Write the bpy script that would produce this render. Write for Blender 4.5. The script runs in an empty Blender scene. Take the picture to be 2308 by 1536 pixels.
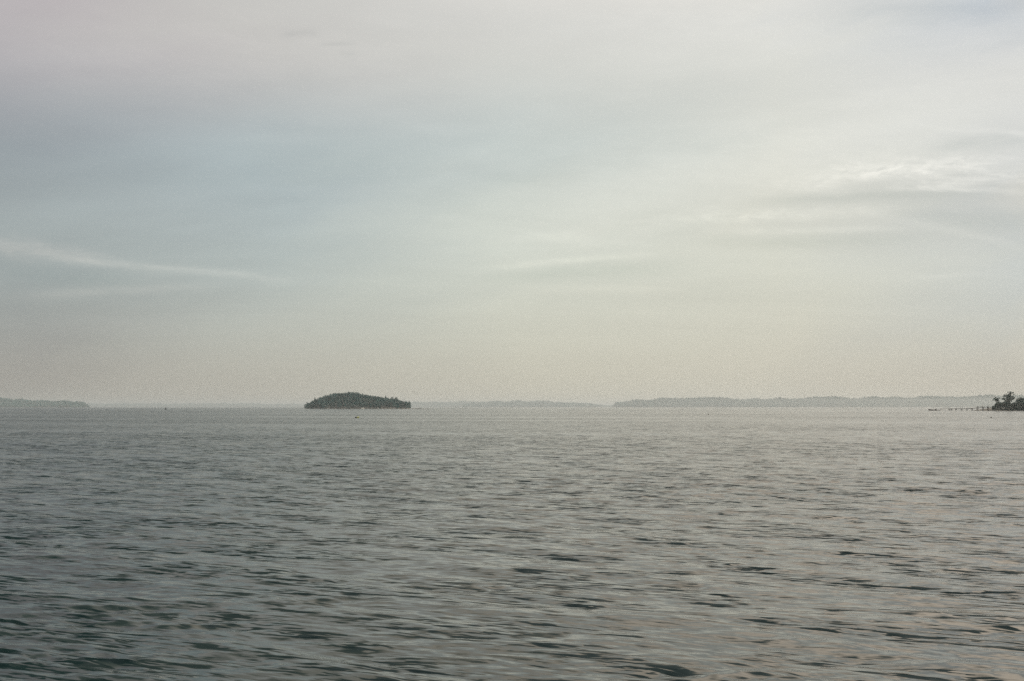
import bpy, math, random
import numpy as np
random.seed(7); RNG = np.random.default_rng(11)
sc = bpy.context.scene
COL = sc.collection
R = math.radians

# ------------------------------------------------------------------ camera numbers
F = 2244.0                 # focal length in pixels of the 2308 px wide photograph (35 mm lens)
CX, CY, HY = 1154.0, 768.0, 917.7
H = 2.6                    # eye height above the water
PITCH = math.atan((HY - CY) / F)

def ray(px, py):
    a, b = (px - CX) / F, (CY - py) / F
    return (a, math.cos(PITCH) - b * math.sin(PITCH), math.sin(PITCH) + b * math.cos(PITCH))
def at(px, py, D):
    r = ray(px, py); t = D / r[1]
    return (r[0] * t, D, H + r[2] * t)
def azel(px, py):
    r = ray(px, py)
    return math.atan2(r[0], r[1]), math.atan2(r[2], math.hypot(r[0], r[1]))

# ------------------------------------------------------------------ object helpers
def tag(o, label=None, cat=None, group=None, kind=None):
    if label: o['label'] = label
    if cat: o['category'] = cat
    if group: o['group'] = group
    if kind: o['kind'] = kind
    return o
def link(name, me, m=None, parent=None, loc=None, smooth=False):
    o = bpy.data.objects.new(name, me); COL.objects.link(o)
    if m: me.materials.append(m)
    if parent: o.parent = parent
    if loc: o.location = loc
    if smooth: me.polygons.foreach_set('use_smooth', [True] * len(me.polygons))
    return o
def empty(name, loc, rz=0):
    o = bpy.data.objects.new(name, None); COL.objects.link(o); o.location = loc; o.rotation_euler.z = rz
    o.empty_display_size = 0.5
    return o
class MB:
    def __init__(s): s.v = []; s.f = []
    def add(s, vs, fs):
        n = len(s.v); s.v += [tuple(v) for v in vs]; s.f += [tuple(i + n for i in f) for f in fs]
    def box(s, c, d, rot=0, bev=0.0):
        x, y, z = d[0] / 2, d[1] / 2, d[2] / 2
        cr, sr = math.cos(rot), math.sin(rot)
        vs = []
        for X, Y, Z in ((-x,-y,-z),(x,-y,-z),(x,y,-z),(-x,y,-z),(-x,-y,z),(x,-y,z),(x,y,z),(-x,y,z)):
            vs.append((c[0] + X*cr - Y*sr, c[1] + X*sr + Y*cr, c[2] + Z))
        s.add(vs, ((0,3,2,1),(4,5,6,7),(0,1,5,4),(1,2,6,5),(2,3,7,6),(3,0,4,7)))
    def tube(s, a, b, r1, r2=None, n=8):
        r2 = r1 if r2 is None else r2
        a, b = np.array(a, float), np.array(b, float); d = b - a; d /= np.linalg.norm(d)
        u = np.cross(d, (0, 0, 1)) if abs(d[2]) < .9 else np.cross(d, (1, 0, 0)); u /= np.linalg.norm(u); w = np.cross(d, u)
        vs = [a + r1*(math.cos(t)*u + math.sin(t)*w) for t in [2*math.pi*i/n for i in range(n)]]
        vs += [b + r2*(math.cos(t)*u + math.sin(t)*w) for t in [2*math.pi*i/n for i in range(n)]]
        s.add(vs, [(i, (i+1) % n, n + (i+1) % n, n + i) for i in range(n)] + [tuple(range(n))[::-1], tuple(range(n, 2*n))])
    def lathe(s, c, prof, n=16, axis='z'):
        vs = []
        for r, h in prof:
            for i in range(n):
                t = 2*math.pi*i/n
                p = (r*math.cos(t), r*math.sin(t), h)
                if axis == 'x': p = (h, r*math.cos(t), r*math.sin(t))
                vs.append((c[0]+p[0], c[1]+p[1], c[2]+p[2]))
        fs = [(k*n+i, k*n+(i+1) % n, (k+1)*n+(i+1) % n, (k+1)*n+i) for k in range(len(prof)-1) for i in range(n)]
        fs += [tuple(range(n))[::-1], tuple(range((len(prof)-1)*n, len(prof)*n))]
        s.add(vs, fs)
    def build(s, name, m, parent=None, loc=None, smooth=False):
        me = bpy.data.meshes.new(name); me.from_pydata(s.v, [], s.f); me.update()
        return link(name, me, m, parent, loc, smooth)

# ------------------------------------------------------------------ node expression helper
class E:
    """A socket or number with arithmetic that creates Math nodes."""
    def __init__(s, nt, v): s.nt, s.v = nt, v
    def _n(s, op, *a, clamp=False):
        n = s.nt.nodes.new('ShaderNodeMath'); n.operation = op; n.use_clamp = clamp
        for i, q in enumerate(a):
            q = q.v if isinstance(q, E) else q
            if isinstance(q, (int, float)): n.inputs[i].default_value = q
            else: s.nt.links.new(q, n.inputs[i])
        return E(s.nt, n.outputs[0])
    def __add__(s, o): return s._n('ADD', s, o)
    __radd__ = __add__
    def __sub__(s, o): return s._n('SUBTRACT', s, o)
    def __rsub__(s, o): return s._n('SUBTRACT', o, s)
    def __mul__(s, o): return s._n('MULTIPLY', s, o)
    __rmul__ = __mul__
    def __truediv__(s, o): return s._n('DIVIDE', s, o)
    def clamp(s): return s._n('ADD', s, 0.0, clamp=True)
    def sq(s): return s._n('MULTIPLY', s, s)
    def gauss(s): return s._n('POWER', 2.71828, s * -1.0)      # exp(-s)
    def step(s, a, b):
        n = s.nt.nodes.new('ShaderNodeMapRange'); n.interpolation_type = 'SMOOTHSTEP'
        s.nt.links.new(s.v, n.inputs[0]); n.inputs[1].default_value = a; n.inputs[2].default_value = b
        return E(s.nt, n.outputs[0])
def _ramp(s, a, b):
    n = s.nt.nodes.new('ShaderNodeMapRange'); s.nt.links.new(s.v, n.inputs[0])
    n.inputs[1].default_value = a; n.inputs[2].default_value = b
    return E(s.nt, n.outputs[0])
E.ramp = _ramp
def xyz(nt, x, y, z=0.0):
    n = nt.nodes.new('ShaderNodeCombineXYZ')
    for i, q in enumerate((x, y, z)):
        q = q.v if isinstance(q, E) else q
        if isinstance(q, (int, float)): n.inputs[i].default_value = q
        else: nt.links.new(q, n.inputs[i])
    return n.outputs[0]
def noise(nt, vec, scale=1.0, detail=3, rough=.5, dist=0.0):
    n = nt.nodes.new('ShaderNodeTexNoise'); nt.links.new(vec, n.inputs['Vector'])
    n.inputs['Scale'].default_value = scale; n.inputs['Detail'].default_value = detail
    n.inputs['Roughness'].default_value = rough; n.inputs['Distortion'].default_value = dist
    return n
def mixc(nt, f, a, b, mode='MIX'):
    n = nt.nodes.new('ShaderNodeMix'); n.data_type = 'RGBA'; n.blend_type = mode
    f = f.v if isinstance(f, E) else f
    for i, q in ((0, f), (6, a), (7, b)):
        if isinstance(q, (int, float)): n.inputs[i].default_value = q
        elif isinstance(q, tuple): n.inputs[i].default_value = (*q[:3], 1)
        else: nt.links.new(q, n.inputs[i])
    return n.outputs[2]
def lin(c): return tuple(((v/255)/12.92 if v/255 <= .04045 else ((v/255+.055)/1.055)**2.4) for v in c)

def mat(name, base, rough=.8, var=.25, scale=1.0, spec=.3, tex='Object', metallic=0.0, second=None):
    """Procedural material: the base colour broken up by noise, plus a bump."""
    m = bpy.data.materials.new(name); m.use_nodes = True; nt = m.node_tree
    p = nt.nodes['Principled BSDF']
    tc = nt.nodes.new('ShaderNodeTexCoord')
    n = noise(nt, tc.outputs[tex], scale, 4, .6)
    dark = tuple(c*(1-var) for c in base); light = second or tuple(min(1, c*(1+var)) for c in base)
    f = E(nt, n.outputs['Fac']).step(.35, .65)
    nt.links.new(mixc(nt, f, dark, light), p.inputs['Base Color'])
    p.inputs['Roughness'].default_value = rough; p.inputs['Specular IOR Level'].default_value = spec
    p.inputs['Metallic'].default_value = metallic
    if spec == 0: p.inputs['Specular IOR Level'].default_value = 0
    return m

# ------------------------------------------------------------------ sky
SUN_AZ, SUN_EL = R(38), R(46)
w = bpy.data.worlds.new('World'); sc.world = w; w.use_nodes = True
nt = w.node_tree; nt.nodes.clear()
out = nt.nodes.new('ShaderNodeOutputWorld'); bg = nt.nodes.new('ShaderNodeBackground')
nt.links.new(bg.outputs[0], out.inputs[0])
tc = nt.nodes.new('ShaderNodeTexCoord'); sp = nt.nodes.new('ShaderNodeSeparateXYZ')
nt.links.new(tc.outputs['Generated'], sp.inputs[0])
DX, DY, DZ = (E(nt, sp.outputs[i]) for i in range(3))
AZ = DX._n('ARCTAN2', DX, DY)
EL = DZ._n('ARCSINE', DZ)

# cloud veil: its brightness and tint by elevation in five directions round the view
ROWS = [0, 150, 300, 450, 600, 750, 880]
SKY = {
    0:    [(190,184,187), (177,174,178), (152,161,168), (158,166,169), (155,165,167), (160,162,160), (163,158,151)],
    575:  [(200,199,197), (199,196,194), (178,190,194), (177,188,191), (181,191,190), (185,188,181), (184,179,168)],
    1150: [(211,211,209), (211,211,206), (198,207,207), (204,210,204), (206,211,202), (206,206,193), (200,195,180)],
    1725: [(218,218,215), (218,219,214), (215,217,211), (217,217,207), (212,214,203), (210,208,195), (202,197,183)],
    2308: [(196,203,211), (214,214,212), (210,213,214), (208,209,205), (194,201,202), (198,199,192), (189,182,170)],
}
ELMAX = R(26)
t_el = (EL / ELMAX).clamp()
cols = []
for px, cs in SKY.items():
    n = nt.nodes.new('ShaderNodeValToRGB'); n.color_ramp.interpolation = 'B_SPLINE'
    nt.links.new(t_el.v, n.inputs[0])
    pts = [(max(0.0, azel(px, y)[1] / ELMAX), lin((c[0]+1, c[1]+1, c[2]-1))) for y, c in zip(ROWS, cs)][::-1]
    el = n.color_ramp.elements
    el[0].position = 0.0; el[0].color = (*pts[0][1], 1)
    el[1].position = min(1, pts[-1][0] + .06); el[1].color = (*pts[-1][1], 1)
    for p, c in pts:
        e = el.new(min(p, .999)); e.color = (*c, 1)
    cols.append((azel(px, 600)[0], n.outputs[0]))
cols.append((R(46), mixc(nt, 0.0, lin((240, 226, 202)), (0, 0, 0))))  # unseen warm sky added beyond the frame for the water to reflect
wn = noise(nt, xyz(nt, AZ * 2.2, EL * 9.0 - AZ * 2.0), 1.0, 4, .5)
AZW = AZ + (E(nt, wn.outputs['Fac']) - .5) * .34
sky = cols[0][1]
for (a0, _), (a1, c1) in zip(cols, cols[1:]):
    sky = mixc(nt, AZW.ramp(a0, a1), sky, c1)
# outside the picture: veiled sun's glow boosted right, sky dimmed left to tone the water, duller behind
DIM_L, GLOW_R = (.145, .20, .195), (4.1, 3.42, 2.75)
hi = mixc(nt, AZ.step(R(-34), R(34)), DIM_L, GLOW_R)
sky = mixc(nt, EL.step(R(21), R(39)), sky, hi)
ZEN = (.72, .76, .80)
sky = mixc(nt, EL.step(R(48), R(66)), sky, ZEN)
back = (AZ._n('ABSOLUTE', AZ)).step(R(70), R(150))
sky = mixc(nt, back, sky, (.52, .55, .58))

# sheets of cloud seen in perspective, on a plane high above
inv = DZ._n('MAXIMUM', DZ, 0.02) + 0.09
cp = xyz(nt, DX / inv, DY / inv)
mpn = nt.nodes.new('ShaderNodeMapping'); mpn.inputs['Rotation'].default_value = (0, 0, R(-24)); mpn.inputs['Scale'].default_value = (.7, 1.5, 1)
nt.links.new(cp, mpn.inputs[0])
n1 = noise(nt, mpn.outputs[0], .85, 6, .52, .25)
n2 = noise(nt, mpn.outputs[0], 3.2, 7, .6, .5)
fade = EL.step(R(.5), R(7))
lay = ((E(nt, n1.outputs['Fac']) - .5) * .20 + (E(nt, n2.outputs['Fac']) - .5) * .055) * fade + 1.0
bright = nt.nodes.new('ShaderNodeVectorMath'); bright.operation = 'SCALE'
nt.links.new(sky, bright.inputs[0]); nt.links.new(lay.v, bright.inputs['Scale'])
sky = bright.outputs[0]

# individual wisps and streaks, each a soft band in the cloud sheet
warp = noise(nt, xyz(nt, AZ * 9.0, EL * 34.0), 1.0, 5, .55)
WY = (E(nt, warp.outputs['Fac']) - .5)
fib = noise(nt, xyz(nt, AZ * 48.0 + WY * 7.0, EL * 135.0 + AZ * 16.0), 1.0, 8, .62)
FIB = E(nt, fib.outputs['Fac']).step(.30, .70)
def streak(x0, y0, x1, y1, wpx, amt, tint=(1, .95, .88), bend=0.0, wob=.02, fibre=.6):
    """Adds a streak from one point of the sky to another; wpx is its half thickness, amt its strength."""
    global sky
    (a0, e0), (a1, e1) = azel(x0, y0), azel(x1, y1)
    am, em, L = (a0+a1)/2, (e0+e1)/2, abs(a1-a0)/2
    s = (e1-e0)/(a1-a0) if a1 != a0 else 0
    u = (AZ - am) / L
    v = (EL - em - (AZ - am)*s - (1.0 - u.sq())*bend*L + WY*wob) / (wpx/F)
    g = (v.sq() + (u.sq()).sq()*1.3).gauss()
    g = g * (FIB*fibre + (1-fibre)) * amt
    c = nt.nodes.new('ShaderNodeVectorMath'); c.operation = 'SCALE'; c.inputs[0].default_value = tint
    nt.links.new(g.v, c.inputs['Scale'])
    a = nt.nodes.new('ShaderNodeVectorMath'); a.operation = 'ADD'
    nt.links.new(sky, a.inputs[0]); nt.links.new(c.outputs[0], a.inputs[1]); sky = a.outputs[0]
BLU = (1, .93, .90)
streak(-60, 545, 250, 588, 17, .13, (1, .80, .66), .02, .03, .55)
streak(130, 588, 660, 632, 9, .095, (1, .88, .74), .01, .018, .5)
streak(40, 665, 480, 645, 9, .06, (1, .85, .72), .0, .01, .4)
streak(80, 745, 420, 725, 16, .02, (1, .9, .8), .0, .01, .4)
streak(0, 615, 330, 640, 20, -.03, (1, .8, .7), .0, .01, .2)
streak(1110, 602, 1470, 573, 7, .085, (1, .94, .76), .01, .006, .5)
streak(1150, 540, 1320, 530, 12, .055, (1, .95, .8), .02, .01, .6)
streak(1080, 628, 1540, 605, 18, -.055, (1, .82, .78), .02, .008, .3)
streak(1180, 655, 1540, 650, 11, .050, (1, .90, .72), .0, .008, .4)
streak(1480, 500, 2060, 468, 14, .095, (1, .95, .82), .02, .02, .8)
streak(1600, 522, 2020, 518, 8, .08, (1, .95, .84), .0, .01, .7)
streak(1560, 545, 2100, 540, 16, -.055, (1, .86, .82), .0, .01, .4)
streak(1700, 455, 2330, 440, 14, -.085, (1, .86, .80), .03, .02, .3)
streak(1760, 412, 2330, 345, 17, .13, (1, .93, .84), .03, .035, .95)
streak(1900, 370, 2330, 395, 22, .12, (1, .93, .84), .02, .05, 1.0)
streak(2040, 410, 2360, 400, 12, .13, (1, .95, .86), -.02, .05, 1.0)
streak(2000, 425, 2330, 442, 7, .15, (1, .92, .84), .02, .02, .9)
streak(2080, 330, 2340, 318, 12, -.09, (1, .88, .80), .0, .02, .5)
streak(2140, 293, 2340, 306, 5, .09, (1, .93, .86), .0, .01, .8)
streak(2000, 480, 2360, 500, 26, -.06, (1, .82, .74), .0, .01, .3)
streak(1980, 490, 2310, 560, 8, .04, (1, .92, .8), .05, .006, .4)
streak(2050, 625, 2230, 615, 6, .035, (1, .92, .8), .0, .01, .5)
streak(630, 80, 720, 74, 9, -.060, (1, .9, .82), .05, .03, .6)
streak(720, 102, 800, 94, 5, -.065, (1, .9, .82), .05, .02, .6)
streak(765, 118, 800, 120, 6, -.045, (1, .9, .82), .0, .02, .6)
streak(1130, 408, 1210, 406, 4, -.03, (1, .9, .85), .0, .01, .5)
streak(1000, 560, 2500, 120, 95, .075, (1, .96, .88), .0, .10, .25)
streak(500, 380, 1800, 215, 80, -.045, (1, .92, .86), .02, .10, .15)
streak(-200, 330, 900, 330, 90, -.022, (1, .90, .78), .02, .10, .15)
streak(-100, 130, 1100, 90, 60, .03, (1, .92, .86), .02, .12, .5)
streak(1150, 30, 2300, 60, 50, .03, (1, .97, .9), .02, .12, .6)
streak(1850, 20, 2500, 20, 45, -.09, (1, .88, .76), .0, .10, .3)
# clear air behind the veil
st = nt.nodes.new('ShaderNodeTexSky'); st.sky_type = 'NISHITA'; st.sun_disc = False
st.sun_elevation = SUN_EL; st.sun_rotation = SUN_AZ; st.dust_density = 4
ns = nt.nodes.new('ShaderNodeVectorMath'); ns.operation = 'SCALE'; ns.inputs['Scale'].default_value = .06
nt.links.new(st.outputs[0], ns.inputs[0])
sky = mixc(nt, .94, ns.outputs[0], sky)
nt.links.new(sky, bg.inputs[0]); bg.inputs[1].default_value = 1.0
w.cycles.sampling_method = 'MANUAL'; w.cycles.sample_map_resolution = 1024

sun = bpy.data.lights.new('veiled_sun', 'SUN'); sun.energy = .5; sun.angle = R(110); sun.color = (1, .91, .78)
so = bpy.data.objects.new('veiled_sun', sun); COL.objects.link(so)
from mathutils import Vector
sd = Vector((math.sin(SUN_AZ)*math.cos(SUN_EL), math.cos(SUN_AZ)*math.cos(SUN_EL), math.sin(SUN_EL)))
so.rotation_euler = sd.to_track_quat('Z', 'Y').to_euler()

# ------------------------------------------------------------------ haze
hz = MB(); hz.box((0, 0, 29.0), (44000, 44000, 64.0))
hm = bpy.data.materials.new('haze_air'); hm.use_nodes = True; hn = hm.node_tree; hn.nodes.clear()
ho = hn.nodes.new('ShaderNodeOutputMaterial'); pv = hn.nodes.new('ShaderNodeVolumePrincipled')
pv.inputs['Color'].default_value = (.895, .955, .975, 1); pv.inputs['Density'].default_value = 1.4e-4
pv.inputs['Anisotropy'].default_value = .45
hn.links.new(pv.outputs[0], ho.inputs['Volume'])
tag(hz.build('haze', hm), 'pale sea haze over the whole bay', 'haze', kind='stuff')

# ------------------------------------------------------------------ water
def water():
    rr = [4.0]
    while rr[-1] < 20000:
        r = rr[-1]; k = min(.025, .0026 * max(1.0, r/45)**.72)
        rr.append(r * (1 + k))
    rr = np.array(rr)
    fine = np.arange(-42, 42, math.degrees(.0027)); coarse = np.arange(42, 318, 3.0)
    th = np.radians(np.concatenate([fine, coarse])); nc = len(th)
    rg, tg = np.meshgrid(rr, th, indexing='ij')
    x = (rg*np.sin(tg)).ravel(); y = (rg*np.cos(tg)).ravel(); r = rg.ravel()
    isf = (np.arange(nc) < len(fine)); spc = np.where(isf, .0027, .052)[None, :] * rg
    k = np.minimum(.025, .0026 * np.maximum(1.0, rg/45)**.72) * rg
    spc = np.maximum(spc, k).ravel()
    z = np.zeros_like(x); ox = np.zeros_like(x); oy = np.zeros_like(x); lost = np.zeros_like(x)
    rng = np.random.default_rng(5)
    lam = np.exp(np.linspace(math.log(.13), math.log(7.0), 110)) * rng.uniform(.96, 1.04, 110)
    main = R(-109)                                    # the chop comes towards the viewer, a little from the left
    gg = np.zeros_like(x)
    for k_ in range(14):
        L = rng.uniform(1.2, 7); a = rng.uniform(0, 6.283); kk = 2*math.pi/L
        gg += np.sin(kk*(math.cos(a)*x*.6 + math.sin(a)*y) + rng.uniform(0, 6.283))
    g2 = np.zeros_like(x)
    for k_ in range(16):
        L = rng.uniform(.7, 2.0); a = R(-100) + rng.normal(0, .9); kk = 2*math.pi/L
        g2 += np.sin(kk*(math.cos(a)*x*.5 + math.sin(a)*y) + rng.uniform(0, 6.283))
    gg = .70 + .55*np.maximum(0, gg/2.6*.6 + g2/2.8*.75)**1.3   # wind ripples come in patches and short groups
    gg = np.minimum(gg, 2.2)
    for L in lam:
        a = main + rng.normal(0, R(24) if L < 1.0 else R(18))
        s = (.024 if L < .5 else .017) * (1.0 if L > .2 else .9) * (1.0 if L < 1.2 else (1.2/L)**.9)
        kk = 2*math.pi/L; dx, dy = math.cos(a), math.sin(a); ph = rng.uniform(0, 6.283)
        wgt = np.clip((L/spc - 3)/4, 0, 1); lost += (1 - wgt**2) * s*s/2
        m = wgt > 0
        p = kk*(dx*x[m] + dy*y[m]) + ph
        A = s/kk * (gg[m] if L < .7 else 1.0)
        z[m] += wgt[m]*A*np.sin(p)
        q = .95
        ox[m] += wgt[m]*A*q*dx*np.cos(p); oy[m] += wgt[m]*A*q*dy*np.cos(p)
    # gusts: patches of rougher and calmer water
    g = 1.0 + .28*np.sin(x*.11 + 1.3*np.sin(y*.07)) * np.sin(y*.19 + 1.7 + .8*np.sin(x*.06)) + .18*np.sin(x*.031 - y*.05 + .6)
    x = x + ox*g; y = y + oy*g; z = z*g
    nr = len(rr)
    idx = np.arange(nr*nc).reshape(nr, nc)
    a = idx[:-1]; b = idx[1:]
    q = np.stack([a, np.roll(a, -1, 1), np.roll(b, -1, 1), b], -1).reshape(-1, 4)[:, ::-1]
    co = np.stack([x, y, z], -1)
    co = np.vstack([co, [[0, 0, 0]]]); c0 = nr*nc
    tri = np.stack([idx[0], np.full(nc, c0), np.roll(idx[0], -1)], -1)
    me = bpy.data.meshes.new('water')
    me.vertices.add(len(co)); me.vertices.foreach_set('co', co.ravel())
    loops = np.concatenate([q.ravel(), tri.ravel()])
    me.loops.add(len(loops)); me.loops.foreach_set('vertex_index', loops)
    me.polygons.add(len(q)+len(tri))
    st = np.concatenate([np.arange(len(q))*4, len(q)*4 + np.arange(len(tri))*3])
    me.polygons.foreach_set('loop_start', st)
    me.polygons.foreach_set('use_smooth', np.ones(len(st), bool))
    me.update(calc_edges=True); me.validate()
    at_ = me.attributes.new('lost_slope', 'FLOAT', 'POINT')
    at_.data.foreach_set('value', np.append(np.sqrt(lost), 0.0))
    return me
wm = bpy.data.materials.new('sea_water'); wm.use_nodes = True; nt = wm.node_tree
p = nt.nodes['Principled BSDF']
p.inputs['Base Color'].default_value = (.007, .022, .020, 1)
p.inputs['IOR'].default_value = 1.333; p.inputs['Roughness'].default_value = .05
p.inputs['Specular IOR Level'].default_value = .5
ge = nt.nodes.new('ShaderNodeNewGeometry')
sp = nt.nodes.new('ShaderNodeSeparateXYZ'); nt.links.new(ge.outputs['Position'], sp.inputs[0])
X, Y = E(nt, sp.outputs[0]), E(nt, sp.outputs[1])
ca, sa = math.cos(R(-20)), math.sin(R(-20))
U = X*ca + Y*sa; V = Y*ca - X*sa                      # along and across the crests
AT = nt.nodes.new('ShaderNodeAttribute'); AT.attribute_name = 'lost_slope'; LOST = E(nt, AT.outputs['Fac'])
def slope(su, sv, detail, rough=.55):
    n = noise(nt, xyz(nt, U*su, V*sv), 1.0, detail, rough)
    s = nt.nodes.new('ShaderNodeSeparateColor'); nt.links.new(n.outputs['Color'], s.inputs[0])
    return E(nt, s.outputs[0]) - .5, E(nt, s.outputs[1]) - .5
ax, ay = slope(4.0, 14.0, 4, .66)                           # small ripples
bx, by = slope(.75, 1.9, 4, .6)                        # chop too fine for the far mesh
# calm slicks and wind-ruffled bands
bn = E(nt, noise(nt, xyz(nt, X*.007, Y*.022 + X*.003), 1.0, 4, .55).outputs['Fac']).step(.34, .64)
bn2 = E(nt, noise(nt, xyz(nt, X*.03, Y*.06), 1.0, 3, .5).outputs['Fac'])
ruf = (bn*.75 + .50) * (bn2*.7 + .65)
# steep little faces of the chop, turned towards the open bay where the wind comes from
def facet(su, sv, lo, hi_, detail, warpk):
    n = noise(nt, xyz(nt, U*su + by*warpk, V*sv + bx*warpk*2.0), 1.0, detail, .55)
    return E(nt, n.outputs['Fac']).step(lo, hi_)
grp = E(nt, noise(nt, xyz(nt, U*.34, V*1.0 + U*.22), 1.0, 3, .55).outputs['Fac']).step(.42, .60)
f1 = facet(1.25, 7.8, .515, .60, 2, .7); f2 = facet(2.7, 16.0, .52, .61, 2, .7); f3 = facet(.45, 1.7, .56, .68, 3, .6)
STEEP = f1*(grp*.62 + .22) + f2*(grp*.44 + .20) + f3*LOST*.9
SY = (ay*.70 + by*(LOST*6.0)) * ruf - STEEP*ruf
SX = (ax*.20 + bx*(LOST*3.5)) * ruf
# back to world axes
nx = SX*ca - SY*sa; ny = SX*sa + SY*ca
vm = nt.nodes.new('ShaderNodeVectorMath'); vm.operation = 'ADD'
nt.links.new(ge.outputs['Normal'], vm.inputs[0]); nt.links.new(xyz(nt, nx, ny), vm.inputs[1])
vn = nt.nodes.new('ShaderNodeVectorMath'); vn.operation = 'NORMALIZE'; nt.links.new(vm.outputs[0], vn.inputs[0])
nt.links.new(vn.outputs[0], p.inputs['Normal'])
ro = (LOST*.5 + .06)._n('MINIMUM', LOST*.5 + .06, .20); nt.links.new(ro.v, p.inputs['Roughness'])
tag(link('water', water(), wm), 'grey green choppy sea water filling the bay', 'water', kind='structure')

# ------------------------------------------------------------------ foliage building
LEAF = mat('leaves_dark', (.010, .056, .040), .85, .45, .35, 0)
LEAF_FAR = mat('leaves_woodland', (.026, .10, .092), .9, .5, .08, 0)
PINE = mat('pine_needles', (.016, .056, .038), .85, .4, .5, 0)
BARK = mat('bark', (.09, .07, .055), .9, .3, 3)
ROCK = mat('shore_rock', (.16, .145, .12), .9, .35, .25, .2)
EARTH = mat('wooded_ground', (.06, .065, .04), .95, .3, .1, .1)

def leaf_mesh(name, clumps, size, dens, seed=1, core=True):
    """Leaf-sized faces scattered through ellipsoid clumps (x,y,z,rx,ry,rz), with small dark boughs inside."""
    g = np.random.default_rng(seed); V = []; Fc = []
    n0 = 0
    for (x, y, z, rx, ry, rz) in clumps:
        n = max(10, int(dens * (rx*ry*rz)**(2/3) / size**2))
        d = g.normal(size=(n, 3)); d /= np.linalg.norm(d, axis=1)[:, None]
        rad = g.uniform(.25, 1.0, n)**.45 * (1 + .16*g.normal(size=n))
        c = np.array([x, y, z]) + d*rad[:, None]*np.array([rx, ry, rz])
        a = g.normal(size=(n, 3)); a /= np.linalg.norm(a, axis=1)[:, None]
        b = np.cross(a, g.normal(size=(n, 3))); b /= np.linalg.norm(b, axis=1)[:, None]
        s = size*g.uniform(.55, 1.35, n)[:, None]
        q = np.stack([c - a*s, c - b*s*.45, c + a*s, c + b*s*.45], 1).reshape(-1, 3)
        V.append(q); Fc.append(np.arange(n*4).reshape(-1, 4) + n0); n0 += n*4
    V = np.vstack(V); Fc = np.vstack(Fc)
    me = bpy.data.meshes.new(name)
    me.vertices.add(len(V)); me.vertices.foreach_set('co', V.ravel())
    me.loops.add(Fc.size); me.loops.foreach_set('vertex_index', Fc.ravel())
    me.polygons.add(len(Fc)); me.polygons.foreach_set('loop_start', np.arange(len(Fc))*4)
    me.update(calc_edges=True)
    return me

def heightfield(name, x0, x1, y0, y1, nx, ny, fn, m):
    V = []; Fc = []
    for j in range(ny+1):
        for i in range(nx+1):
            x = x0 + (x1-x0)*i/nx; y = y0 + (y1-y0)*j/ny
            V.append((x, y, fn(x, y)))
    for j in range(ny):
        for i in range(nx):
            a = j*(nx+1)+i; Fc.append((a, a+1, a+nx+2, a+nx+1))
    me = bpy.data.meshes.new(name); me.from_pydata(V, [], Fc); me.update()
    return link(name, me, m, smooth=True)
def sm(t): t = min(1, max(0, t)); return t*t*(3-2*t)

# ------------------------------------------------------------------ far wooded shores
def shore(nm, wood_nm, prof, D, depth, th, label, wlabel, sp, seed, taper=(True, True)):
    """A long wooded shore: prof is the skyline in pixels, th the tree height in metres."""
    g = random.Random(seed)
    pts = [(at(px, py, D + depth*.6)[0], at(px, py, D + depth*.75)[2]) for px, py in prof]
    xs = [p_[0] for p_ in pts]; zs = [p_[1] for p_ in pts]
    def top(x): return float(np.interp(x, xs, zs))
    x0, x1 = xs[0], xs[-1]
    ext1 = x1 + (600 if not taper[1] else 0); ext0 = x0 - (600 if not taper[0] else 0)
    def ground(x, y):
        t = (y - D)/depth
        e = min(1.0, max(0.0, min((x-ext0)/(th*1.2) if taper[0] else 1, (ext1-x)/(th*1.2) if taper[1] else 1)))
        hgt = max(1.0, top(x) - th*.98)
        return -0.8 + (1.8 + hgt*sm(t/.8)*.98)*sm(t*9)*(.2+.8*e) if t > 0 else -.8
    tag(heightfield(nm, ext0, ext1, D, D+depth*1.1, 90, 16, ground, ROCK), label, 'shore', kind='structure')
    V = []; Fc = []; n0 = 0
    base = [(0,0,1)] ; rings = 3; seg = 7
    y = D + depth*.035
    gr = np.random.default_rng(seed)
    while y < D + depth:
        x = ext0 + g.random()*sp
        while x < ext1:
            xx = x + g.uniform(-.4, .4)*sp; yy = y + g.uniform(-.45, .45)*sp
            h = th*(1 + .22*math.sin(xx*.021 + 2*math.sin(xx*.0063)) + .12*math.sin(xx*.057+yy*.05))*g.uniform(.6, 1.1)*(1.0 if g.random() < .9 else 1.22)
            tt = top(xx)
            h = min(h, max(th*.3, tt*1.05))
            gz = ground(xx, yy)
            if ext0 < xx < ext1 and gz > -.2:
                rad = sp*g.uniform(.5, .9); conic = g.random() < .35
                vs = []
                for k_ in range(rings+1):
                    t = k_/rings
                    rr = rad*((1.05 - t) if conic else math.sqrt(max(.06, 1-(t*1.7-.7)**2)))*1.0
                    for i in range(seg):
                        a = 6.283*i/seg + k_*.4
                        q = rr*g.uniform(.72, 1.25)
                        vs.append((xx+q*math.cos(a), yy+q*math.sin(a), gz + h*(.08 + .92*t) + g.uniform(-.05, .05)*h))
                V += vs
                for k_ in range(rings):
                    for i in range(seg):
                        a = n0 + k_*seg + i; b = n0 + k_*seg + (i+1) % seg
                        Fc.append((a, b, b+seg, a+seg))
                Fc.append(tuple(n0+rings*seg+i for i in range(seg)))
                n0 += len(vs)
            x += sp*g.uniform(.75, 1.2)
        y += sp*1.25 * (1 + (y-D)/depth)
    me = bpy.data.meshes.new(wood_nm); me.from_pydata(V, [], Fc); me.update()
    tag(link(wood_nm, me, LEAF_FAR), wlabel, 'wood', kind='stuff')

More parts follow.
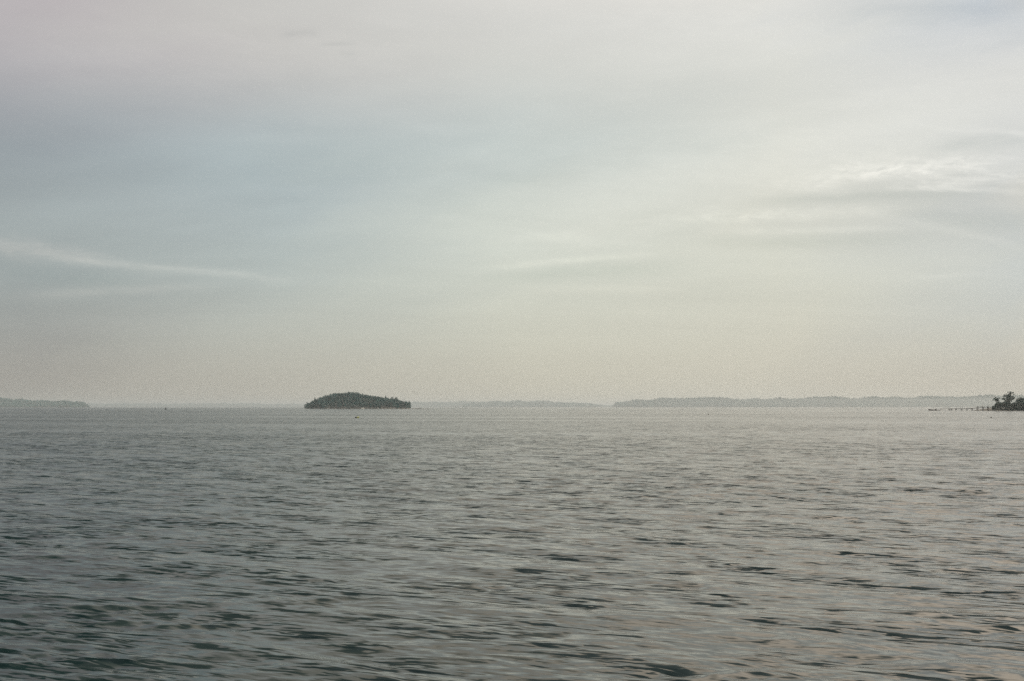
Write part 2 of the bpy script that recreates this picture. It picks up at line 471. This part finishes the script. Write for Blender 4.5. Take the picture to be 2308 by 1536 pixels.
shore('far_headland', 'headland_wood',
      [(1384, 914.5), (1392, 907.5), (1412, 904), (1440, 902.5), (1462, 901), (1500, 898), (1560, 896), (1600, 896.5), (1650, 899), (1690, 899.5),
       (1760, 898.5), (1830, 897.5), (1880, 895), (1915, 896), (1945, 897.5), (1985, 895), (2050, 896), (2110, 894), (2170, 893.5), (2230, 891.5), (2308, 891)],
      7600, 320, 24, 'low hazy headland across the bay, stretching to the point with the dock',
      'blue grey wood covering the long low headland behind the dock', 8.5, 3, (True, False))
shore('left_shore', 'left_shore_wood',
      [(-30, 898), (20, 900), (60, 901.5), (105, 902), (140, 903.5), (158, 906), (172, 908.5), (184, 914)],
      5000, 260, 16, 'low shore entering the picture at the far left edge',
      'dull teal wood on the low shore at the far left edge', 7.5, 4, (False, True))
shore('mid_bay_shore', 'mid_bay_wood',
      [(1045, 911), (1070, 907), (1110, 905.5), (1170, 903.5), (1215, 905), (1260, 906), (1300, 907.5), (1325, 909.5), (1350, 914)],
      9000, 450, 22, 'faint low island beyond the bay, between the wooded islet and the headland',
      'faint wood on the hazy low island between the islet and the headland', 15, 5)
shore('farther_shore', 'farther_wood',
      [(900, 907), (960, 906), (1010, 906.5), (1060, 905.5), (1150, 908), (1250, 910), (1390, 914), (1420, 914)],
      11000, 500, 24, 'very faint distant shore just visible to the right of the wooded islet',
      'very faint wood on the distant shore to the right of the islet', 24, 6)
shore('faint_left_shore', 'faint_left_wood',
      [(170, 911), (260, 909.5), (380, 910), (500, 909), (620, 910.5), (710, 911)],
      13000, 500, 26, 'barely visible distant shore between the left shore and the islet',
      'barely visible wood on the distant shore behind the channel buoy', 26, 8)

# ------------------------------------------------------------------ the islet
ID = 1396.0
ISK = [(687, 919), (690, 911), (696, 909), (703, 906.5), (708, 902), (714, 899.5), (722, 896), (728, 894.5), (734, 892.5), (742, 892), (748, 888.5),
       (755, 887.5), (764, 886.5), (774, 886.5), (780, 885.5), (787, 884.5), (797, 885), (807, 886), (811, 889.5), (817, 889.5), (826, 890.5), (834, 893),
       (842, 893), (850, 893.5), (858, 895.5), (868, 896), (874, 898), (881, 900.5), (885, 898), (893, 898), (899, 901), (906, 903.5), (914, 904), (922, 905), (925.5, 908), (927, 919)]
ip = [(at(px, py, ID+48)[0], at(px, py, ID+48)[2]) for px, py in ISK]
ixs = [a for a, b in ip]; izs = [b for a, b in ip]
ixc = (ixs[0]+ixs[-1])/2; ihw = (ixs[-1]-ixs[0])/2
def itop(x): return float(np.interp(x, ixs, izs, left=0, right=0))
TH = 7.5
def iground(x, y):
    u = (x-ixc)/(ihw*.995); v = (y-(ID+48))/50
    e = 1 - (u*u*u*u + v*v)
    if e < 0: return -.9 + max(-2, e*3)
    rim = sm(e*9)
    return -.9 + 2.0*rim + max(0, itop(x)*.98 - TH - 1.1)*sm(e*1.15)
tag(heightfield('islet_ground', ixc-ihw-4, ixc+ihw+4, ID-6, ID+102, 110, 60, iground, ROCK),
    'rocky rim and ground of the small wooded islet', 'islet', kind='structure')
cl = []
g = random.Random(21)
y = ID + 1.5
while y < ID + 92:
    x = ixc - ihw
    while x < ixc + ihw:
        xx = x + g.uniform(-1.6, 1.6); yy = y + g.uniform(-1.6, 1.6)
        gz = iground(xx, yy)
        if gz > .15:
            tt = itop(xx)
            h = min(TH*g.uniform(.7, 1.12), max(1.5, tt*1.0 - gz)) if gz + TH*.7 > tt - 4 else TH*g.uniform(.7, 1.2)
            h = min(h, max(1.5, tt - gz + (g.uniform(-1.4, .7) if g.random() < .9 else g.uniform(.8, 1.6))))
            for k_ in range(3):
                f = (k_+.6)/3.2
                r_ = 2.3*(1.1 - .5*f)*g.uniform(.8, 1.25)
                cl.append((xx+g.uniform(-.9, .9), yy+g.uniform(-.9, .9), gz+h*f + .25, r_, r_, max(.8, h*.24)))
        x += 3.6
    y += 4.2
tag(link('islet_wood', leaf_mesh('islet_wood', cl, .7, 5.0, 3), LEAF_FAR), 'dense dark teal wood covering the small islet', 'wood', kind='stuff')

def tree(name, base, h, clumps, label, group, leafm, size, dens, seed, tr=.25, cat='tree'):
    """Tapered trunk with limbs to each clump, and a crown of leaf faces; clumps are relative to the base."""
    t = empty(name, base); tag(t, label, cat, group)
    mb = MB(); tip = clumps[0]
    top = (tip[0]*.8, tip[1]*.8, tip[2])
    n = 6; prev = (0, 0, -.6)
    for k_ in range(1, n+1):
        f = k_/n; q = (top[0]*f + .15*math.sin(k_*2.1)*h*.03, top[1]*f, top[2]*f)
        mb.tube(prev, q, tr*(1-.85*(f-1/n)), tr*(1-.85*f) + .01, 7); prev = q
    for c in clumps[1:]:
        f = max(.15, min(.9, (c[2]-.12*h)/top[2]))
        q = (top[0]*f, top[1]*f, top[2]*f*.96)
        if math.dist(q, c[:3]) > .3: mb.tube(q, c[:3], tr*.32*(1.1-f), .02, 5)
    mb.build('trunk', BARK, t)
    link('crown', leaf_mesh('crown', clumps, size, dens, seed), leafm, t)
    return t
# trees that stand out of the islet's skyline
EM = [(692, 906.5, 'leaning tree at the left tip of the islet, clear of the wood'),
      (710, 896, 'pointed tree standing out above the left slope of the islet'),
      (733, 890, 'small spruce rising from the left shoulder of the islet'),
      (752, 886, 'round topped tree left of the islet summit'),
      (786, 883, 'topmost tree on the islet summit'),
      (806, 885, 'tree at the right end of the islet summit, before the notch'),
      (817, 887, 'tree just right of the notch by the islet summit'),
      (869, 892, 'lone spruce poking above the right slope of the islet'),
      (884, 895, 'first of two broad crowns low on the right slope of the islet'),
      (893, 895, 'second of two broad crowns low on the right slope of the islet'),
      (922, 904, 'last tree at the right tip of the islet')]
for i, (px, py, lb) in enumerate(EM):
    yy = ID + (34 if 700 < px < 915 else 48)
    b = at(px, py, yy); gz = max(.3, iground(b[0], yy)); h = b[2] - gz
    broad = px in (884, 893, 752, 786)
    cs = [(0, 0, h - (1.4 if broad else .9), 1.6 if broad else .7, 1.6 if broad else .7, 1.3 if broad else 1.2)]
    zz = h - 2.0
    g = random.Random(i); k_ = 1
    while zz > h*.25 and k_ < 7:
        r_ = min(2.6, (1.0 if broad else .55) + .42*k_)
        cs.append((g.uniform(-.6, .6), g.uniform(-.6, .6), zz, r_, r_, .9)); zz -= 1.3; k_ += 1
    tree('islet_tree', (b[0], yy, gz), h, cs, lb, 'trees standing out of the islet wood', LEAF_FAR, .5, 8, 50+i, .22)

# low ledge off the islet's right tip
def rocks(name, xs, D, label, cat='rock ledge'):
    g = random.Random(len(xs)); mb = MB()
    for px, wpx, hh in xs:
        c = at(px, 920, D); W = wpx/F*D
        n = 9; prof = [(1.0, -.7), (1.0, .05), (.86, hh*.55), (.55, hh*.9), (.16, hh)]
        vs = []
        for r_, z_ in prof:
            for k_ in range(n):
                t = 6.283*k_/n; q = r_*g.uniform(.8, 1.15)
                vs.append((c[0]+W/2*q*math.cos(t), D+3*q*math.sin(t), z_ + g.uniform(-.05, .05)))
        mb.add(vs, [(k_*n+i, k_*n+(i+1) % n, (k_+1)*n+(i+1) % n, (k_+1)*n+i) for k_ in range(len(prof)-1) for i in range(n)] + [tuple(range((len(prof)-1)*n, len(prof)*n))])
    DARKROCK = bpy.data.materials.get('wet_rock') or mat('wet_rock', (.06, .055, .045), .6, .4, .8)
    return tag(mb.build(name, DARKROCK), label, cat)
rocks('rock_ledge', [(931, 9, .55), (943, 14, .8), (955, 8, .45), (966, 9, .4)], 1320, 'dark weedy ledge barely above water off the right tip of the islet')

# ------------------------------------------------------------------ the near point with trees
PD = 664.0
P0 = at(2232, 926, PD)[0]; P1 = P0 + 75
def pground(x, y):
    u = (x-P0)/14; v = (y-PD)
    f = sm(u)*sm(v/7)*sm((PD+46-y)/10)*sm((P1-x)/12)
    return -.8 + f*(2.0 + .5*math.sin(x*.5)*math.cos(y*.4)) + .25*math.sin(x*1.7+y)*f
tag(heightfield('point_ground', P0-3, P1, PD-3, PD+48, 90, 60, pground, ROCK), 'low rocky ground of the near point on the right', 'point', kind='structure')
def pc(px, py, r, D, base, sq=1.0):
    q = at(px, py, D); m = r/F*D
    return (q[0]-base[0], q[1]-base[1] + random.uniform(-.5, .5)*m*.6, q[2]-base[2], m, m, m*sq)
def ptree(name, bx, D, pts, label, group, leafm, size, dens, seed, tr):
    b0 = at(bx, 922, D); base = (b0[0], D, max(.2, pground(b0[0], D)))
    cs = [pc(x_, y_, r_, D, base, s_) for x_, y_, r_, s_ in pts]
    return tree(name, base, cs[0][2], cs, label, group, leafm, size, dens, seed, tr)
ptree('pine_tree', 2272, PD+16, [(2277.5, 884, 2.0, 1.3), (2272, 884.6, 1.7, .6), (2282.5, 885.8, 2.4, .7), (2277, 888, 3.0, 1.0), (2275, 891, 3.6, .9), (2284.5, 889.2, 1.4, .4),
      (2268, 888.2, 1.1, .6), (2264.5, 891.2, 3.0, .7), (2270, 893.6, 4.2, .8), (2277, 894.5, 3.6, .8), (2262.5, 894.3, 2.4, .5), (2273, 898, 6.0, .75), (2283, 896.5, 3.6, .8),
      (2286, 897.6, 2.6, .7), (2262, 899.5, 3.6, .7), (2258.6, 900.2, 2.0, .6), (2268, 902.0, 5.0, .8), (2276, 902.5, 5.5, .8), (2282, 900.5, 2.8, .6), (2272, 907, 5.0, 1.0)],
      'tall ragged pine rising above the bushes on the point', None, PINE, .38, 12, 71, .28)
ptree('pine_tree', 2249, PD+12, [(2243.5, 896.8, 2.0, .8), (2241, 899.5, 2.8, .7), (2247, 899, 3.0, .7), (2253, 898.2, 2.4, .5), (2238.4, 902, 2.0, .5), (2244.5, 902, 3.6, .7), (2250, 902, 2.6, .8), (2248, 905, 3.0, .9), (2250, 909, 3.4, 1.1)],
      'small wind bent pine at the left end of the point', None, PINE, .34, 11, 72, .16)
ptree('leafy_tree', 2303, PD+18, [(2300, 898.5, 3.4, .9), (2295, 902, 4.0, .9), (2303, 902, 5.0, .9), (2310, 900.5, 4.5, .9), (2318, 902, 5.0, .9), (2292, 906, 4.0, .9), (2300, 908, 6.0, 1.0), (2311, 908, 6.5, 1.0), (2322, 909, 6, 1.0), (2305, 916, 8, 1.0)],
      'rounded dark tree at the right edge of the picture on the point', None, LEAF, .40, 13, 73, .3)
BUSH = [(2241, 919.5, 5, .9, 2, 'lowest bush at the seaward tip of the point, by the dock'),
        (2250, 914, 8, .95, 3.5, 'bush beneath the small wind bent pine'),
        (2262, 914, 8.5, .95, 3, 'bush between the small pine and the tall pine'),
        (2273, 914.5, 8.5, .95, 3.5, 'bush in front of the tall ragged pine'),
        (2285, 914.5, 8.5, .9, 3, 'low topped bush just right of the tall pine, under the dip'),
        (2297, 914, 9.5, 1.0, 4, 'dense bush in front of the rounded tree'),
        (2309, 913, 10, 1.0, 4, 'bush cut by the right edge of the picture'),]
for i, (bx, by_, br, sq, dd, lb) in enumerate(BUSH):
    pts = [(bx, by_-br*.35, br*.6, .8)]
    g = random.Random(i+90)
    for k_ in range(9):
        t = g.uniform(0, 6.283); pts.append((bx+br*.62*math.cos(t), by_+br*.5*math.sin(t)*sq+.5, br*g.uniform(.32, .55), .85))
    for k_ in range(5): pts.append((bx + (k_-2)*br*.4, by_ + br*.35, br*.42, .8))
    for k_ in range(4): pts.append((bx + (k_-1.5)*br*.42, 923.2 - abs(k_-1.5)*.2, br*.34, .75))
    ptree('bush', bx, PD+dd, pts, lb, 'bushes massed on the point', LEAF, .40, 14, 90+i, .12)['category'] = 'bush'
rocks('shore_rocks', [(2234, 6, .5), (2240, 6, .8)], PD-.5, 'dark wet rocks at the waterline where dock meets point', 'rocks')

# ------------------------------------------------------------------ the dock
WOOD = mat('weathered_wood', (.11, .095, .08), .85, .35, 2.0)
WOOD_D = mat('wet_piles', (.045, .036, .030), .7, .35, 2.0)
def dk(px, py, D): q = at(px, py, D); return np.array(q)
dock = empty('dock', at(2190, 926, 690)[:2] + (0,)); db = np.array(dock.location)
tag(dock, 'spindly weathered wooden dock on piles running out from the point', 'dock')
PX = [2139.5, 2144.5, 2155, 2167, 2179, 2191, 2203, 2215, 2227, 2238]
def dD(px): return 735 - (px-2139)/100*66
def dtop(px): return float(np.interp(px, [2139, 2180, 2191, 2203, 2215, 2240], [921.6, 921.3, 920.6, 919.8, 919.0, 918.6]))
for i, px in enumerate(PX):
    D = dD(px); t = dk(px, dtop(px), D) - db
    hi_ = .95 if px > 2200 else .12
    for dy in (-.75, .75):
        mb = MB(); b = np.array((t[0], t[1]+dy, -1.2)); e = np.array((t[0]+.05, t[1]+dy, t[2] + hi_))
        mb.tube(b, e, .21, .18, 8); mb.build('pile', WOOD_D, dock)
    mb = MB(); mb.box((t[0], t[1], t[2]-.22), (.22, 1.9, .2)); mb.build('cross_beam', WOOD_D, dock)
mb = MB(); mr = MB(); ms = MB()
for a, b in zip(PX, PX[1:]):
    A = dk(a, dtop(a), dD(a)) - db; B = dk(b, dtop(b), dD(b)) - db
    n = max(2, int(np.linalg.norm(B-A)/.25))
    for k_ in range(n):
        c = A + (B-A)*(k_+.5)/n
        mb.box(c, (.2, 1.7, .1), math.atan2(B[1]-A[1], B[0]-A[0]))
    for dy in (-.62, .62):
        ms.tube(A+(0, dy, -.1), B+(0, dy, -.14), .13, .13, 4)
    if a > 2200:
        for dy in (-.75, .75): mr.tube(A+(0, dy, .85), B+(0, dy, .85), .055, .055, 6)
mb.build('deck', WOOD, dock); ms.build('stringer', WOOD_D, dock); mr.build('handrail', WOOD, dock)
for a, b in ((2203, 2215), (2215, 2227)):
    A = dk(a, dtop(a), dD(a)) - db; B = dk(b, dtop(b), dD(b)) - db
    m2 = MB(); m2.tube(A+(0, -.78, -.35), np.array((B[0], B[1]-.78, .35)), .07, .07, 5); m2.build('brace', WOOD_D, dock)
# gangway to the landing float, and the float
gw = empty('gangway', tuple(dk(2139, 926, 735)[:2]) + (0,)); gb = np.array(gw.location)
tag(gw, 'thin railed gangway sloping from the outer end of the dock', 'gangway')
A = dk(2138.5, 921.7, 735) - gb; B = dk(2118, 924.1, 735) - gb
m1 = MB(); m1.tube(A+(0, .3, 0), B+(0, .3, 0), .05); m1.tube(A+(0, -.3, 0), B+(0, -.3, 0), .05)
for k_ in range(20):
    c = A + (B-A)*(k_+.5)/20; m1.box(c+(0, 0, .04), (.24, .7, .03))
m1.build('walkway', WOOD, gw)
for dy in (-.36, .36):
    m1 = MB(); m1.tube(A+(0, dy, .75), B+(0, dy, .8), .035)
    for k_ in range(6):
        c = A + (B-A)*k_/5; m1.tube(c+(0, dy, 0), c+(0, dy, .78), .025)
    m1.build('railing', WOOD, gw)
fl = empty('landing_float', tuple(dk(2116, 926, 735)[:2]) + (0,)); tag(fl, 'low flat landing float at the foot of the gangway', 'float')
m1 = MB(); m1.box((0, 0, .12), (2.2, 2.6, .34)); m1.build('hull', WOOD, fl)
m1 = MB()
for k_ in range(9): m1.box((-1.0+k_*.25, 0, .32), (.21, 2.7, .05))
m1.build('planking', WOOD, fl)

# ------------------------------------------------------------------ boats
HULL_D = mat('dark_red_brown_hull', (.07, .03, .025), .5, .25, 1.5)
HULL_W = mat('white_boat_paint', (.78, .76, .70), .4, .08, 1.5)
MOTOR = mat('black_motor', (.025, .025, .028), .4, .2, 4)
GLASS = mat('dark_glass', (.03, .035, .04), .1, .1, 1, .5)
def hull_mesh(mb, L, W, hb, hs, draft=.25, n=14):
    """Open hull along x, bow at -x; hb, hs sheer height at bow and stern; an inner skin gives it thickness."""
    secs = []
    for k_ in range(n+1):
        t = k_/n; x = -L/2 + L*t
        wd = W/2*math.sin(min(1, .08+t*1.25)*math.pi/2)**.8 * (1 - .12*sm((t-.7)/.3))
        sh = hb*(1-t)**2 + hs*t + .32*hs*(1-t)
        kz = -draft + (.35*(1-t)**5)
        secs.append([(x, -wd, sh), (x, -wd*.86, kz*.2), (x, 0, kz), (x, wd*.86, kz*.2), (x, wd, sh), (x, wd*.9, sh-.02), (x, wd*.72, .05), (x, -wd*.72, .05), (x, -wd*.9, sh-.02)])
    m_ = 9; vs = [v for s_ in secs for v in s_]
    fs = [(k_*m_+i, k_*m_+(i+1) % m_, (k_+1)*m_+(i+1) % m_, (k_+1)*m_+i) for k_ in range(n) for i in range(m_)]
    fs += [tuple(range(m_)), tuple(range(n*m_, (n+1)*m_))[::-1]]
    mb.add(vs, fs)
sk = empty('skiff', tuple(at(2102, 926, 722)[:2]) + (0,)); sk.rotation_euler.z = R(4)
tag(sk, 'low dark open skiff with an outboard motor beyond the end of the dock', 'boat')
m1 = MB(); hull_mesh(m1, 5.9, 1.8, .95, .62); m1.build('hull', HULL_D, sk)
m1 = MB(); m1.box((.2, 0, .42), (.35, 1.35, .05)); m1.build('seat', WOOD, sk)
m1 = MB(); m1.box((1.7, 0, .45), (.4, 1.4, .05)); m1.build('seat', WOOD, sk)
om = MB(); om.lathe((2.75, 0, .75), [(.10, 0), (.22, .06), (.26, .3), (.24, .5), (.10, .62)], 10); om.box((2.98, 0, .35), (.14, .16, .9))
mo = om.build('outboard_motor', MOTOR, sk)
m1 = MB(); m1.tube((2.6, 0, 1.05), (2.0, .1, 1.1), .035); m1.build('tiller', MOTOR, mo)
m1 = MB(); m1.box((2.2, .1, .65), (.7, .7, .5)); m1.build('stern_box', HULL_D, sk)

cb = empty('cabin_boat', tuple(at(817.5, 921.3, 1330)[:2]) + (0,)); cb.rotation_euler.z = R(72)
tag(cb, 'tiny white cabin boat at the foot of the islet', 'boat')
m1 = MB(); hull_mesh(m1, 7.0, 2.4, 1.35, .8, .4); m1.build('hull', HULL_W, cb)
m1 = MB(); m1.box((.1, 0, 1.25), (2.0, 1.5, 1.1)); m1.box((.2, 0, 1.85), (2.4, 1.7, .08)); cab = m1.build('cabin', HULL_W, cb)
m1 = MB(); m1.box((-.93, 0, 1.45), (.05, 1.2, .4)); m1.build('windscreen', GLASS, cab)
m1 = MB(); m1.tube((.6, 0, 1.85), (.6, 0, 2.7), .04); m1.build('mast', HULL_W, cb)

# ------------------------------------------------------------------ buoys and floats
BUOY = mat('dark_buoy_paint', (.03, .035, .035), .6, .25, 1.2)
bu = empty('channel_buoy', at(373.5, 922.5, 1010)[:2] + (0,))
tag(bu, 'small dark channel buoy with a thin topmast on open water at left', 'buoy')
m1 = MB(); m1.lathe((0, 0, -.5), [(.7, 0), (1.05, .3), (1.1, 1.0), (.9, 1.3), (.3, 1.45)], 14); m1.build('float_body', BUOY, bu)
m1 = MB()
for k_ in range(3):
    t = 2.094*k_; m1.tube((.6*math.cos(t), .6*math.sin(t), .85), (.14*math.cos(t), .14*math.sin(t), 2.2), .06)
m1.tube((0, 0, .9), (0, 0, 2.4), .13, .10); m1.build('tower', BUOY, bu)
m1 = MB(); m1.lathe((0, 0, 2.2), [(.16, 0), (.28, .08), (.28, .5), (.12, .62)], 10); m1.build('lantern', BUOY, bu)

BROWN = mat('dark_brown_float', (.035, .022, .010), .6, .3, 4)
YEL = mat('yellow_green_float', (.42, .43, .06), .5, .15, 4)
q = at(804.5, 942.5, 238)
mf = empty('mooring_float', (q[0], q[1], .08)); mf.rotation_euler = (0, R(-9), R(20))
tag(mf, 'small float, dark brown at one end and yellow green at the other, below the islet', 'float')
m1 = MB(); m1.lathe((0, 0, 0), [(.03, -.55), (.13, -.5), (.20, -.36), (.21, -.16), (.14, -.04)], 14, 'x'); m1.build('dark_end', BROWN, mf, smooth=True)
m1 = MB(); m1.lathe((0, 0, 0), [(.12, -.05), (.16, .08), (.17, .3), (.13, .47), (.04, .53)], 14, 'x'); m1.build('yellow_end', YEL, mf, smooth=True)
m1 = MB(); m1.tube((.5, 0, 0), (.78, 0, .12), .02); m1.build('stick', YEL, mf)

for px, py, lb in ((2234, 942, 'tiny dark pot float on the water below the dock and point'),
                   (1596.5, 935, 'tiny dark pot float on the water before the left half of the headland')):
    D = H*F/(py-HY); q = at(px, py, D)
    pf = empty('pot_float', (q[0], q[1], .05)); tag(pf, lb, 'float', 'pot floats on the bay'); s_ = D/250
    m1 = MB(); m1.lathe((0, 0, 0), [(.05*s_, -.15*s_), (.15*s_, -.08*s_), (.17*s_, .08*s_), (.08*s_, .18*s_)], 10); m1.build('body', BROWN, pf)
    m1 = MB(); m1.tube((0, 0, .15*s_), (.05*s_, 0, .34*s_), .02*s_); m1.build('stick', BROWN, pf)

# ------------------------------------------------------------------ camera and render settings
cam = bpy.data.cameras.new('camera'); co = bpy.data.objects.new('camera', cam); COL.objects.link(co)
cam.sensor_width = 36; cam.lens = 36*F/2308; cam.clip_start = .1; cam.clip_end = 60000
co.location = (0, 0, H); co.rotation_euler = (R(90) + PITCH, 0, 0)
sc.camera = co
sc.view_settings.view_transform = 'Standard'; sc.view_settings.look = 'None'
sc.view_settings.exposure = 0; sc.view_settings.gamma = 1
sc.render.engine = 'CYCLES'
c = sc.cycles
c.max_bounces = 6; c.diffuse_bounces = 2; c.glossy_bounces = 3; c.transmission_bounces = 1; c.volume_bounces = 2
c.caustics_reflective = False; c.caustics_refractive = False
c.use_adaptive_sampling = False
c.use_denoising = False
